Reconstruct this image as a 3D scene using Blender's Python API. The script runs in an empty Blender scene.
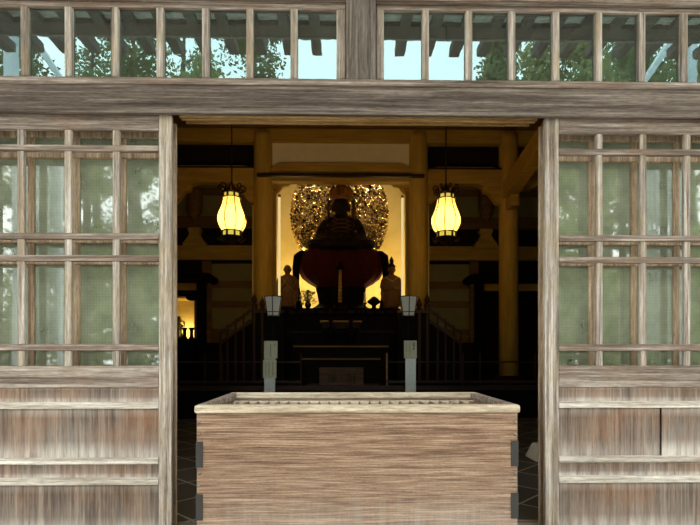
import bpy, math, random
from mathutils import Vector, Matrix, noise
random.seed(7)
C = bpy.context.scene.collection
PI = math.pi

# ------------------------------------------------------------------ camera
F = 505.0; CAMZ = 1.19; TH = math.atan(9/505.0)
cd = bpy.data.cameras.new('camera'); cam = bpy.data.objects.new('camera', cd); C.objects.link(cam)
cam.location = (0, 0, CAMZ); cam.rotation_euler = (PI/2, 0, -TH)
cd.sensor_width = 36; cd.lens = F/700*36; cd.shift_y = (353-262.5)/700; cd.clip_end = 300; cd.clip_start = .05
bpy.context.scene.camera = cam

# ------------------------------------------------------------------ world
w = bpy.data.worlds.new('sky'); bpy.context.scene.world = w; w.use_nodes = True
nt = w.node_tree; nt.nodes.clear()
tc = nt.nodes.new('ShaderNodeTexCoord'); nz = nt.nodes.new('ShaderNodeTexNoise'); nz.inputs['Scale'].default_value = 2.2
nz.inputs['Detail'].default_value = 5
rp = nt.nodes.new('ShaderNodeValToRGB'); rp.color_ramp.elements[0].position = .35; rp.color_ramp.elements[1].position = .75
rp.color_ramp.elements[0].color = (.80, .86, .84, 1); rp.color_ramp.elements[1].color = (1, .97, .90, 1)
bg = nt.nodes.new('ShaderNodeBackground'); bg.inputs['Strength'].default_value = 4.8
wo = nt.nodes.new('ShaderNodeOutputWorld')
nt.links.new(tc.outputs['Generated'], nz.inputs['Vector']); nt.links.new(nz.outputs['Fac'], rp.inputs['Fac'])
nt.links.new(rp.outputs['Color'], bg.inputs['Color']); nt.links.new(bg.outputs['Background'], wo.inputs['Surface'])

vs = bpy.context.scene.view_settings
vs.view_transform = 'Standard'; vs.look = 'None'; vs.gamma = 1; vs.use_curve_mapping = False; vs.exposure = 0.0

# ------------------------------------------------------------------ mapping pixel -> point at world depth Y
def P(px, py, Y):
    a = (px-350)/F; b = (353-py)/F
    dx = a*math.cos(TH)+math.sin(TH); dy = -a*math.sin(TH)+math.cos(TH)
    t = Y/dy
    return Vector((dx*t, Y, CAMZ+b*t))
def PX(px, Y): return P(px, 353, Y).x
def PZ(py, Y, px=341): return P(px, py, Y).z

# ------------------------------------------------------------------ mesh builder
WL = {}
class MB:
    def __init__(s): s.v = []; s.f = []
    def add(s, vs, fs):
        n = len(s.v); s.v += [Vector(p) for p in vs]; s.f += [[i+n for i in f] for f in fs]; return s
    def box(s, x0, x1, y0, y1, z0, z1):
        if x0 > x1: x0, x1 = x1, x0
        if y0 > y1: y0, y1 = y1, y0
        if z0 > z1: z0, z1 = z1, z0
        return s.add([(x0,y0,z0),(x1,y0,z0),(x1,y1,z0),(x0,y1,z0),(x0,y0,z1),(x1,y0,z1),(x1,y1,z1),(x0,y1,z1)],
                     [(0,3,2,1),(4,5,6,7),(0,1,5,4),(1,2,6,5),(2,3,7,6),(3,0,4,7)])
    def pbox(s, px0, px1, py0, py1, Y, d):           # front face at depth Y, going d further in
        cx = (px0+px1)/2
        return s.box(PX(px0, Y), PX(px1, Y), Y, Y+d, PZ(py1, Y, cx), PZ(py0, Y, cx))
    def bar(s, a, b, w, h, up=(0,0,1)):
        a = Vector(a); b = Vector(b); d = (b-a).normalized(); u = Vector(up)
        r = d.cross(u).normalized(); u = r.cross(d).normalized(); r *= w/2; u *= h/2
        return s.add([a-r-u, a+r-u, a+r+u, a-r+u, b-r-u, b+r-u, b+r+u, b-r+u],
                     [(0,1,2,3),(7,6,5,4),(0,4,5,1),(1,5,6,2),(2,6,7,3),(3,7,4,0)])
    def tube(s, pts, rad, n=8, cap=True):
        pts = [Vector(p) for p in pts]
        if not hasattr(rad, '__len__'): rad = [rad]*len(pts)
        vs = []; fs = []
        u = None
        for i, p in enumerate(pts):
            d = (pts[min(i+1, len(pts)-1)]-pts[max(i-1, 0)]).normalized()
            if u is None: u = d.orthogonal().normalized()
            u = (u-d*u.dot(d)).normalized(); v = d.cross(u)
            for k in range(n):
                a = 2*PI*k/n; vs.append(p+(u*math.cos(a)+v*math.sin(a))*rad[i])
        for i in range(len(pts)-1):
            for k in range(n):
                fs.append((i*n+k, i*n+(k+1)%n, (i+1)*n+(k+1)%n, (i+1)*n+k))
        if cap: fs.append(tuple(range(n))[::-1]); fs.append(tuple((len(pts)-1)*n+k for k in range(n)))
        return s.add(vs, fs)
    def lathe(s, prof, c=(0,0,0), n=24, sx=1, sy=1, rot=0, cap=True):
        vs = []; fs = []
        for r, z in prof:
            for k in range(n):
                a = 2*PI*k/n+rot; vs.append((c[0]+r*sx*math.cos(a), c[1]+r*sy*math.sin(a), c[2]+z))
        for i in range(len(prof)-1):
            for k in range(n):
                fs.append((i*n+k, i*n+(k+1)%n, (i+1)*n+(k+1)%n, (i+1)*n+k))
        if cap: fs.append(tuple(range(n))[::-1]); fs.append(tuple((len(prof)-1)*n+k for k in range(n)))
        return s.add(vs, fs)
    def ell(s, c, r, n=16, m=10):
        prof = [(math.sin(PI*i/m) if 0 < i < m else .02, -math.cos(PI*i/m)*r[2]) for i in range(m+1)]
        return s.lathe([(p*1.0, z) for p, z in prof], c, n, r[0], r[1])
    def loft(s, rings, n=24):            # (cx, cy, z, rx, ry)
        vs = []; fs = []
        for cx, cy, z, rx, ry in rings:
            for k in range(n):
                a = 2*PI*k/n; vs.append((cx+rx*math.cos(a), cy+ry*math.sin(a), z))
        for i in range(len(rings)-1):
            for k in range(n): fs.append((i*n+k, i*n+(k+1)%n, (i+1)*n+(k+1)%n, (i+1)*n+k))
        fs.append(tuple(range(n))[::-1]); fs.append(tuple((len(rings)-1)*n+k for k in range(n)))
        return s.add(vs, fs)
    def prism(s, poly, y0, y1):          # poly in x,z ; extruded along y
        n = len(poly)
        return s.add([(x, y0, z) for x, z in poly]+[(x, y1, z) for x, z in poly],
                     [tuple(range(n)), tuple(range(2*n-1, n-1, -1))]+[(i, i+n, (i+1)%n+n, (i+1)%n) for i in range(n)])
    def build(s, name, mat, parent=None, bevel=0, smooth=False, remesh=0, seg=2, solid=None):
        if parent is None:
            xs = [v.x for v in s.v]; ys = [v.y for v in s.v]; zs = [v.z for v in s.v]
            o0 = Vector(((min(xs)+max(xs))/2, (min(ys)+max(ys))/2, min(zs)))
        else: o0 = WL[parent.name]
        me = bpy.data.meshes.new(name)
        me.from_pydata([v-o0 for v in s.v], [], s.f); me.update()
        me.materials.append(mat)
        o = bpy.data.objects.new(name, me); C.objects.link(o); WL[o.name] = o0
        if parent is None: o.location = o0
        else: o.parent = parent
        import bmesh
        bm = bmesh.new(); bm.from_mesh(me); bmesh.ops.recalc_face_normals(bm, faces=bm.faces); bm.to_mesh(me); bm.free()
        if smooth:
            for p in me.polygons: p.use_smooth = True
        if remesh:
            m = o.modifiers.new('remesh', 'REMESH'); m.mode = 'VOXEL'; m.voxel_size = remesh; m.use_smooth_shade = True
            m = o.modifiers.new('smooth', 'SMOOTH'); m.iterations = 3; m.factor = .5
        if bevel:
            m = o.modifiers.new('bevel', 'BEVEL'); m.width = bevel; m.segments = seg; m.limit_method = 'ANGLE'
        return o
def tag(o, label=None, cat=None, group=None, kind=None):
    if label: o['label'] = label
    if cat: o['category'] = cat
    if group: o['group'] = group
    if kind: o['kind'] = kind
    return o
def empty(name, loc, label=None, cat=None, group=None, kind=None):
    o = bpy.data.objects.new(name, None); C.objects.link(o); o.location = loc; o.empty_display_size = .1
    WL[o.name] = Vector(loc); return tag(o, label, cat, group, kind)
def copy_tree(o, parent=None):
    c = o.copy(); C.objects.link(c)
    if parent: c.parent = parent
    WL[c.name] = WL[o.name]
    for ch in [x for x in bpy.data.objects if x.parent == o]: copy_tree(ch, c)
    return c

# ------------------------------------------------------------------ materials
def nodes(name):
    m = bpy.data.materials.new(name); m.use_nodes = True; t = m.node_tree; t.nodes.clear()
    out = t.nodes.new('ShaderNodeOutputMaterial'); return m, t, out
def L(t, a, b): t.links.new(a, b)
def ramp(t, fac, stops):
    r = t.nodes.new('ShaderNodeValToRGB'); e = r.color_ramp.elements
    while len(e) < len(stops): e.new(.5)
    for i, (p, c) in enumerate(stops): e[i].position = p; e[i].color = (*c, 1)
    L(t, fac, r.inputs['Fac']); return r.outputs['Color']
def coords(t, scale, kind='Object', rnd=True, rot=(0,0,0)):
    tc = t.nodes.new('ShaderNodeTexCoord'); mp = t.nodes.new('ShaderNodeMapping')
    mp.inputs['Scale'].default_value = scale; mp.inputs['Rotation'].default_value = rot
    L(t, tc.outputs[kind], mp.inputs['Vector'])
    if rnd:
        oi = t.nodes.new('ShaderNodeObjectInfo'); mu = t.nodes.new('ShaderNodeMath'); mu.operation = 'MULTIPLY'; mu.inputs[1].default_value = 37
        L(t, oi.outputs['Random'], mu.inputs[0]); L(t, mu.outputs[0], mp.inputs['Location'])
    return mp.outputs['Vector']
def noi(t, vec, scale, detail=4, rough=.6, dist=0):
    n = t.nodes.new('ShaderNodeTexNoise'); n.inputs['Scale'].default_value = scale; n.inputs['Detail'].default_value = detail
    n.inputs['Roughness'].default_value = rough; n.inputs['Distortion'].default_value = dist
    L(t, vec, n.inputs['Vector']); return n.outputs['Fac']
def mixc(t, fac, a, b, mode='MIX'):
    m = t.nodes.new('ShaderNodeMix'); m.data_type = 'RGBA'; m.blend_type = mode
    for s, x in ((0, fac), (6, a), (7, b)):
        if isinstance(x, (int, float)): m.inputs[s].default_value = x
        elif isinstance(x, tuple): m.inputs[s].default_value = (*x, 1)
        else: L(t, x, m.inputs[s])
    return m.outputs[2]
def bsdf(t, out, col, rough=.7, metal=0, bump=None, bs=.3, bd=.01, spec=.5, coat=0):
    b = t.nodes.new('ShaderNodeBsdfPrincipled')
    if isinstance(col, tuple): b.inputs['Base Color'].default_value = (*col, 1)
    else: L(t, col, b.inputs['Base Color'])
    b.inputs['Roughness'].default_value = rough; b.inputs['Metallic'].default_value = metal
    b.inputs['Specular IOR Level'].default_value = spec; b.inputs['Coat Weight'].default_value = coat
    if bump is not None:
        n = t.nodes.new('ShaderNodeBump'); n.inputs['Strength'].default_value = bs; n.inputs['Distance'].default_value = bd
        L(t, bump, n.inputs['Height']); L(t, n.outputs['Normal'], b.inputs['Normal'])
    L(t, b.outputs[0], out.inputs['Surface']); return b
def wood(name, dark, mid, light, axis='x', fine=60, along=1.5, rough=.85, blot=None, bs=.4, gen=False, spec=.2, spk=True, stops=None):
    m, t, out = nodes(name)
    sc = {'x': (along, fine, fine), 'z': (fine, fine, along), 'y': (fine, along, fine)}[axis]
    v = coords(t, sc); n1 = noi(t, v, 1, 5, .65)
    sc2 = tuple(x*.22 for x in sc); v2 = coords(t, sc2); n2 = noi(t, v2, 1, 3, .6, .4)
    a = mixc(t, .34, n1, n2)
    col = ramp(t, a, [(.36, dark), (.5, mid), (.62, light)])
    v3 = coords(t, (3, 3, 3)); n3 = noi(t, v3, 1, 3, .6)
    if blot: col = mixc(t, ramp(t, n3, [(.42, (0,0,0)), (.68, (1,1,1))]), col, mixc(t, .55, col, blot))
    vs0 = tuple(x*(2.2 if x > 10 else 9) for x in sc); n0 = noi(t, coords(t, vs0), 1, 3, .7)
    if spk: col = mixc(t, 1, col, ramp(t, n0, [(.32, (.70,.70,.70)), (.5, (1,1,1)), (.68, (1.25,1.25,1.25))]), 'MULTIPLY')
    if gen:   # salt-white bloom where rain splashes off the ledges: strongest along a panel's foot and head
        tc = t.nodes.new('ShaderNodeTexCoord'); sp = t.nodes.new('ShaderNodeSeparateXYZ'); L(t, tc.outputs['Generated'], sp.inputs[0])
        v4 = coords(t, (26, 26, 2.2)); n4 = noi(t, v4, 1, 5, .7)
        v5 = coords(t, (2.2, 2.2, 1.0)); n5 = noi(t, v5, 1, 2, .5)
        edge = ramp(t, sp.outputs[2], stops or [(0, (1,1,1)), (.12, (.85,.85,.85)), (.34, (.30,.30,.30)), (.80, (.12,.12,.12)), (1, (.55,.55,.55))])
        s1 = mixc(t, 1, edge, ramp(t, n4, [(.3, (.15,.15,.15)), (.62, (1,1,1))]), 'MULTIPLY')
        s2 = mixc(t, 1, s1, ramp(t, n5, [(.3, (.3,.3,.3)), (.62, (1.0,1.0,1.0))]), 'MULTIPLY')
        col = mixc(t, s2, col, gen)
    bsdf(t, out, col, rough, 0, a, bs, .004, spec); return m
def plain(name, col, rough=.6, metal=0, var=.12, scale=8, spec=.5, bs=0):
    m, t, out = nodes(name)
    n = noi(t, coords(t, (1,1,1)), scale, 4)
    c = ramp(t, n, [(.3, tuple(x*(1-var) for x in col)), (.7, tuple(min(1, x*(1+var)) for x in col))])
    bsdf(t, out, c, rough, metal, n if bs else None, bs, .01, spec); return m
def emis(name, col, st):
    m, t, out = nodes(name); e = t.nodes.new('ShaderNodeEmission'); e.inputs['Color'].default_value = (*col, 1)
    e.inputs['Strength'].default_value = st; L(t, e.outputs[0], out.inputs['Surface']); return m

G0, G1, G2 = (.07,.052,.042), (.225,.18,.15), (.49,.435,.385)
M = {}
M['rail'] = wood('weathered_timber_horizontal', G0, G1, G2, 'x', blot=(.20,.13,.09))
M['stile'] = wood('weathered_timber_vertical', G0, (.31,.265,.23), (.60,.55,.49), 'z', blot=(.34,.26,.16))
M['beam'] = wood('grey_lintel_timber', (.045,.033,.027), (.112,.088,.073), (.24,.20,.172), 'x', fine=50)
M['post'] = wood('grey_post_timber', (.07,.056,.047), (.14,.117,.10), (.235,.205,.178), 'z', fine=50)
M['rear'] = wood('brown_timber_rear_leaf', (.17,.115,.07), (.33,.24,.16), (.48,.38,.27), 'z', fine=40)
M['track'] = wood('golden_track_timber', (.22,.12,.04), (.38,.22,.08), (.55,.36,.16), 'x', fine=40)
M['panel'] = wood('weathered_door_board', (.05,.034,.026), (.125,.086,.066), (.26,.195,.152), 'z', fine=70, along=1.2, blot=(.28,.13,.06), gen=(.66,.63,.58))
M['ledge'] = wood('bleached_ledge_timber', (.26,.21,.17), (.50,.45,.39), (.74,.70,.65), 'x', fine=50)
M['boxwood'] = wood('offertory_box_board', (.09,.05,.034), (.225,.14,.092), (.42,.295,.21), 'x', fine=230, along=6, bs=.5, gen=(.40,.365,.33), stops=[(0,(1,1,1)), (.35,(.65,.65,.65)), (.56,(.12,.12,.12)), (.8,(0,0,0)), (1,(0,0,0))])
M['boxrim'] = wood('offertory_box_rim', (.32,.25,.18), (.52,.44,.33), (.70,.62,.50), 'x', fine=50, along=2)
M['iron'] = plain('dark_iron', (.024,.021,.019), .6, 0)
M['nail'] = plain('nail_steel', (.22,.19,.16), .4, .8)
M['eave'] = wood('dark_eave_timber', (.08,.066,.054), (.13,.108,.09), (.18,.15,.125), 'y', fine=30)
M['soffit'] = wood('soffit_board', (.70,.68,.60), (.80,.78,.70), (.86,.84,.78), 'x', fine=14)
M['fascia'] = wood('fascia_board', (.20,.18,.15), (.30,.27,.23), (.36,.33,.28), 'x', fine=14)
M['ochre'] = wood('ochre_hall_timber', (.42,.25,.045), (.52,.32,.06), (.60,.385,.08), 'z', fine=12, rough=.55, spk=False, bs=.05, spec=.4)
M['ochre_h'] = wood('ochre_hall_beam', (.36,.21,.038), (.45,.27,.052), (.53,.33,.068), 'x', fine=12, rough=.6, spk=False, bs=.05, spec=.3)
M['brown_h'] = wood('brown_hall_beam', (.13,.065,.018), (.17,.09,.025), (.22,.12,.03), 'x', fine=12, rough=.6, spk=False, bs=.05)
M['plaster'] = plain('cream_plaster', (.92,.80,.55), .9, 0, .06, 3)
M['wallp'] = plain('olive_wall_panel', (.26,.22,.10), .9, 0, .08, 3)
M['alcove'] = plain('alcove_wall', (.68,.55,.25), .9, 0, .08, 2.5)
M['dark'] = plain('dark_lacquer', (.005,.004,.0035), .6, 0, .3, spec=.05)
M['void'] = plain('dark_ranma', (.016,.011,.007), .9, spec=.1)
M['redwood'] = plain('red_brown_rail', (.03,.011,.006), .5, spec=.3)
M['cloth'] = plain('deep_red_brocade', (.05,.004,.005), .85, 0, .35, 14, spec=.15)
M['darkgold'] = plain('tarnished_gold', (.42,.25,.07), .4, .9, .4, 20)
M['gold'] = plain('polished_gold', (.92,.76,.44), .33, 1, .5, 40)
def crevice_shaded():        # gilt scrollwork with crevice shade painted in as dark noise bands
    m, t, out = nodes('gilt_shaded_crevices')
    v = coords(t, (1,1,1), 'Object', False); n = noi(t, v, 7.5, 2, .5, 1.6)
    crevice_shade = ramp(t, n, [(.36, (.02,.012,.006)), (.43, (.30,.17,.05)), (.475, (1,.80,.40)), (.52, (1,.84,.48)), (.57, (.30,.17,.05)), (.63, (.02,.012,.006))])
    bsdf(t, out, crevice_shade, .25, .9, n, .6, .03); return m
M['crevice_shaded'] = crevice_shaded()
M['crown'] = plain('russet_gilt', (.26,.11,.03), .5, .7, .4, 25)
M['statue'] = plain('dark_statue_wood', (.016,.009,.005), .6, 0, .5, 12, spec=.15)
M['dimgilt'] = plain('dim_gilt', (.10,.045,.015), .5, .4)
M['figure'] = plain('brown_gilt_figure', (.17,.075,.022), .5, .25, .45, 30)
M['stone'] = plain('pale_stone', (.66,.64,.58), .9, 0, .15, 12, bs=.3)
M['ground'] = plain('outdoor_paving', (.52,.49,.44), .95, 0, .12, 1.5)
M['paper'] = plain('lamp_paper', (.38,.36,.31), .9, 0, .05)
M['sign'] = plain('sign_card', (.24,.24,.17), .8, 0, .08, 30, spec=.2)
M['ink'] = plain('black_ink', (.012,.011,.010), .8)
M['steel'] = plain('brushed_steel', (.20,.22,.21), .38, .7, .08, 20)
M['smallbox'] = wood('small_box_board', (.07,.042,.03), (.10,.063,.045), (.14,.09,.065), 'x', fine=30)
M['wax'] = plain('white_candle', (.7,.66,.55), .6)
M['bark'] = plain('tree_bark', (.07,.05,.035), .95, bs=.5)
M['post_white'] = plain('pale_blue_paint', (.66,.72,.76), .6)
M['slat'] = plain('pleated_sheet', (.55,.60,.60), .8)
M['copper'] = plain('dark_copper', (.10,.045,.02), .45, .8)
def leafmat(name, col):
    m, t, out = nodes(name)
    n = noi(t, coords(t, (1,1,1)), 1.2, 3)
    c = ramp(t, n, [(.3, tuple(x*.55 for x in col)), (.7, tuple(x*1.5 for x in col))])
    d = t.nodes.new('ShaderNodeBsdfDiffuse'); tr = t.nodes.new('ShaderNodeBsdfTranslucent'); mx = t.nodes.new('ShaderNodeMixShader'); mx.inputs[0].default_value = .35
    L(t, c, d.inputs[0]); L(t, c, tr.inputs[0]); L(t, d.outputs[0], mx.inputs[1]); L(t, tr.outputs[0], mx.inputs[2]); L(t, mx.outputs[0], out.inputs['Surface']); return m
M['leaf'] = leafmat('leaf_green', (.26,.30,.13)); M['leaf_dark'] = leafmat('leaf_dark_green', (.16,.20,.09))
# glass: transom glass mirrors the eaves and sky; lower panes are dusty wired glass with mirrored foliage green painted in
def glass(name, refl, dust_veil, dust_veil_col, rough, mesh, tint=(.95,1,.98,1)):
    m, t, out = nodes(name)
    g = t.nodes.new('ShaderNodeBsdfGlossy'); g.inputs['Roughness'].default_value = rough; g.inputs['Color'].default_value = tint
    tr = t.nodes.new('ShaderNodeBsdfTransparent'); tr.inputs[0].default_value = (.75,.82,.76,1)
    d = t.nodes.new('ShaderNodeBsdfDiffuse')
    n = noi(t, coords(t, (1,1,1)), 5, 5, .65)
    col = ramp(t, n, [(.3, tuple(x*.72 for x in dust_veil_col)), (.7, tuple(x*1.3 for x in dust_veil_col))])
    if mesh:
        wv = []
        for ax in ((1,0,0), (0,0,1)):
            tc = t.nodes.new('ShaderNodeTexCoord'); mp = t.nodes.new('ShaderNodeMapping'); mp.inputs['Scale'].default_value = ax
            L(t, tc.outputs['Object'], mp.inputs[0]); wn = t.nodes.new('ShaderNodeTexWave'); wn.inputs['Scale'].default_value = 16
            wn.bands_direction = 'X' if ax[0] else 'Z'; L(t, mp.outputs[0], wn.inputs[0]); wv.append(wn.outputs['Fac'])
        gx = mixc(t, 1, wv[0], wv[1], 'MULTIPLY')
        col = mixc(t, 1, col, ramp(t, gx, [(0, (.92,.92,.92)), (1, (1.06,1.06,1.06))]), 'MULTIPLY')
    L(t, col, d.inputs[0])
    bp = t.nodes.new('ShaderNodeBump'); bp.inputs['Strength'].default_value = .05; bp.inputs['Distance'].default_value = .002
    L(t, noi(t, coords(t, (1,1,1)), 9, 2), bp.inputs['Height']); L(t, bp.outputs[0], g.inputs['Normal'])
    m1 = t.nodes.new('ShaderNodeMixShader'); m1.inputs[0].default_value = dust_veil; L(t, tr.outputs[0], m1.inputs[1]); L(t, d.outputs[0], m1.inputs[2])
    m2 = t.nodes.new('ShaderNodeMixShader'); m2.inputs[0].default_value = refl; L(t, m1.outputs[0], m2.inputs[1]); L(t, g.outputs[0], m2.inputs[2])
    L(t, m2.outputs[0], out.inputs['Surface']); return m
M['glass_top'] = glass('transom_glass', .18, .09, (.3,.27,.23), .0, False, (.66,.93,1,1))  # diffuse veil lifts the dark reflections; blue tint paints in the sky's colour
M['glass_low'] = glass('dusty_glass_painted_green', .21, .78, (.25,.28,.20), .03, True)
# floor: slate laid diagonally with pale joints
def floor_mat():
    m, t, out = nodes('diagonal_slate_tiles')
    v = coords(t, (2.0,2.0,2.0), 'Object', False, (0,0,PI/4))
    br = t.nodes.new('ShaderNodeTexBrick'); br.offset = 0; br.inputs['Scale'].default_value = 1; br.inputs['Brick Width'].default_value = 1; br.inputs['Row Height'].default_value = 1
    br.inputs['Mortar Size'].default_value = .02; br.inputs['Mortar Smooth'].default_value = .1
    br.inputs['Color1'].default_value = (.055,.055,.052,1); br.inputs['Color2'].default_value = (.08,.078,.074,1); br.inputs['Mortar'].default_value = (.42,.40,.36,1)
    L(t, v, br.inputs[0]); bsdf(t, out, br.outputs['Color'], .6, spec=.3); return m
M['floor'] = floor_mat()
def shade_mat():
    m, t, out = nodes('lantern_shade_paper')
    e = t.nodes.new('ShaderNodeEmission'); e.inputs[0].default_value = (1,.80,.13,1); e.inputs[1].default_value = .80
    tl = t.nodes.new('ShaderNodeBsdfTranslucent'); tl.inputs[0].default_value = (.07,.05,.02,1)
    tp = t.nodes.new('ShaderNodeBsdfTransparent'); tp.inputs[0].default_value = (1,.85,.5,1)
    a = t.nodes.new('ShaderNodeAddShader'); L(t, e.outputs[0], a.inputs[0]); L(t, tl.outputs[0], a.inputs[1])
    mx = t.nodes.new('ShaderNodeMixShader'); mx.inputs[0].default_value = .15; L(t, a.outputs[0], mx.inputs[1]); L(t, tp.outputs[0], mx.inputs[2])
    L(t, mx.outputs[0], out.inputs['Surface']); return m
M['shade'] = shade_mat()
M['tube'] = emis('tube_light', (1,.76,.34), .85)

# ================================================================== the setting
YF = 3.2
def st(mb, name, mat, bevel=0): return tag(mb.build(name, mat, bevel=bevel), kind='structure')
mb = MB(); mb.box(-8, 8, 3.05, 16.2, -.2, 0); st(mb, 'floor', M['floor'])
mb = MB(); mb.box(-40, 40, -45, 3.05, -.35, -.03); st(mb, 'ground', M['ground'])
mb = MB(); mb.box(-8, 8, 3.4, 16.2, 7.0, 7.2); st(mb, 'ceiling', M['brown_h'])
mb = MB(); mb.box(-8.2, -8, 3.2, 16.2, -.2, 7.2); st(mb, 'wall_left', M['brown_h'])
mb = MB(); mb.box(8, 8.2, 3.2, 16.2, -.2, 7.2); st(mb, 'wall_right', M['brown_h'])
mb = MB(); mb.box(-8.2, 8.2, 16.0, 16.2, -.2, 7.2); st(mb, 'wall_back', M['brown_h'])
# front wall: beyond the doors and above the transoms
zt = PZ(1, YF, 80)
mb = MB(); mb.box(-8.2, -3.35, 3.2, 3.4, -.2, zt); mb.box(3.5, 8.2, 3.2, 3.4, -.2, zt); mb.box(-8.2, 8.2, 3.2, 3.4, zt, 7.2)
st(mb, 'wall_front', M['post'])
# lintel with its projecting sill ledge, and the sliding grooves below
zl0, zl1, zs1 = PZ(112, YF-.05, 80), PZ(84, YF-.05, 80), PZ(76, YF-.06, 80)
mb = MB(); mb.box(-3.5, 3.6, YF-.05, YF-.012, zl0, zl1); mb.box(-3.5, 3.6, YF-.012, YF+.26, PZ(95,YF,80), zl1); st(mb, 'trim_1', M['beam'], .008)
mb = MB(); mb.box(-3.5, 3.6, YF-.06, YF+.12, zl1, zs1); st(mb, 'trim_2', M['rail'], .008)
zg = PZ(123, YF+.02, 341)
mb = MB()
for ya, yb, py in ((YF+.05, YF+.07, 118.2), (YF+.09, YF+.11, 120.8), (YF+.19, YF+.21, 124.2)):
    mb.box(PX(176.5, YF), PX(541, YF), ya, yb, PZ(py, ya), PZ(py, ya)+.14)
st(mb, 'trim_3', M['track'], .003)
mb = MB(); mb.box(-3.4, 3.5, YF-.02, YF+.25, -.02, .045); st(mb, 'trim_4', M['rail'], .005)   # threshold
# post between the transoms
mb = MB(); mb.box(PX(346, YF-.05), PX(376, YF-.05), YF-.05, YF+.15, zs1, zt+.4); st(mb, 'trim_5', M['post'], .01)
mb = MB(); mb.box(-3.5, 3.6, YF-.05, YF+.13, PZ(1, YF, 80), PZ(1, YF, 80)+.3); st(mb, 'trim_6', M['rail'], .006)
# transoms
def transom(n, xl, xr, muntins, yt, yb, pyc):
    w_ = empty('window_%d' % n, (PX((xl+xr)/2, YF), YF, PZ(yb, YF, pyc)), kind='structure')
    zb, ztop = zs1, PZ(1, YF, 80)
    x0, x1 = PX(xl, YF), PX(xr, YF)
    MB().box(x0, x1, YF, YF+.05, zb, zb+.03).build('frame_rail', M['rail'], w_, .004)
    MB().box(x0, x1, YF, YF+.05, PZ(yt, YF, pyc), ztop).build('frame_rail', M['rail'], w_, .004)
    xs = []
    for k, (a, b) in enumerate(muntins):
        xa, xb = PX(a, YF), PX(b, YF); xs.append((xa, xb))
        edge = k == 0 and n == 2 or k == len(muntins)-1 and n == 1
        MB().box(xa, xb, YF-.004, YF+.034, zb+.03, PZ(yt, YF, pyc)+.002).build('frame_stile' if edge else 'muntin', M['stile'], w_, .005)
    edges = ([x0]+[x for p in xs for x in p]+[x1])
    for i in range(0, len(edges), 2):
        if edges[i+1]-edges[i] > .05:
            MB().box(edges[i], edges[i+1], YF+.022, YF+.027, zb+.03, PZ(yt, YF, pyc)).build('pane', M['glass_top'], w_)
transom(1, -66, 345.6, [(c-3.6, c+3.6) for c in (-65,-20.5,24.3,68.2,114.5,160,205.5,249.7,294)]+[(336.5,345.6)], 8.5, 75, 200)
transom(2, 376.5, 745, [(376.5,384)]+[(c-3.4, c+3.4) for c in (425.5,469,512,556,598.8,642,684.3,726)], 10.5, 80, 420)

# ---- sliding doors: two leaves each side, lattice above, boards below
ROWS = [(114,129.5,'t'), (145,151,'r'), (233,239.2,'r'), (255,261.2,'r'), (344,350.8,'r'), (366,388,'b')]
def door(n, side, Y, dx, front):
    # side -1: left pair, its closing stile at px 158..172 ; +1: right, closing stile at px 545..559
    if side < 0: cs = (158.6, 171.6); mts = [(c-3.4, c+3.6) for c in (115.5, 67.3, 20, -28, -76)]
    else: cs = (545, 559); mts = [(c-3.2, c+3.2) for c in (600, 644, 688, 732, 776)]
    s0, s1 = PX(cs[0], YF)+dx, PX(cs[1], YF)+dx
    pc = 80 if side < 0 else 630
    offp = 0 if side < 0 else -1.0
    z = lambda py: PZ(py+offp*0, YF, 80)
    far = PX(mts[-1][0], YF)+dx
    lo, hi = (far, s0) if side < 0 else (s1, far+.05)
    d = empty('door_%d' % n, ((lo+hi)/2, Y, .045), kind='structure')
    th = .035
    mw, mr = (M['stile'], M['rail']) if front else (M['rear'], M['rear'])
    if front and side > 0: s1s = s1
    MB().box(s0, s1, Y, Y+(.035 if front else .022), .045, z(114)).build('stile', mw, d, .005)
    MB().box(far-.09, far, Y, Y+th, .045, z(114)).build('stile', mw, d, .005) if side < 0 else MB().box(far+.05, far+.14, Y, Y+th, .045, z(114)).build('stile', mw, d, .005)
    for a, b, k in ROWS:
        MB().box(lo, hi, Y-(.004 if k == 'r' else 0), Y+th, z(b), z(a)).build('rail', mr, d, .006, seg=3)
    for a, b in mts[:-1]:
        MB().box(PX(a, YF)+dx, PX(b, YF)+dx, Y+.004, Y+th-.003, z(366.4), z(129.2)).build('muntin', mw, d, .006, seg=3)
    if not front:
        xs = sorted([x for a, b in mts[:-1] for x in (PX(a, YF)+dx, PX(b, YF)+dx)]+[lo, hi])
        for r in range(5):
            zt_, zb_ = z(ROWS[r][1]), z(ROWS[r+1][0])
            for i in range(0, len(xs), 2):
                MB().box(xs[i], xs[i+1], Y+.016, Y+.020, zb_, zt_).build('pane', M['glass_low'], d)
    # boards and ledges
    led = [(402,409), (458,464.5), (478,485.3), (534,540)]
    tops = [388]+[b for a, b in led]
    for i, (a, b) in enumerate(led):
        zt_, zb_ = z(tops[i]), z(a)
        if side > 0 and front and i == 1:
            xg = PX(662.2, YF)
            MB().box(lo, xg-.008, Y+.014, Y+.026, zb_, zt_).build('board', M['panel'], d)
            MB().box(xg+.008, hi, Y+.014, Y+.026, zb_, zt_).build('board', M['panel'], d)
        else: MB().box(lo, hi, Y+.014, Y+.026, zb_, zt_).build('board', M['panel'], d)
        MB().box(lo, hi, Y-.004, Y+.03, z(b), z(a)).build('ledge', M['ledge'], d, .005, seg=3)
door(1, -1, YF, 0, True); door(2, -1, YF+.116, -.008, False)
door(3, 1, YF, 0, True); door(4, 1, YF+.116, .008, False)

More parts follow.
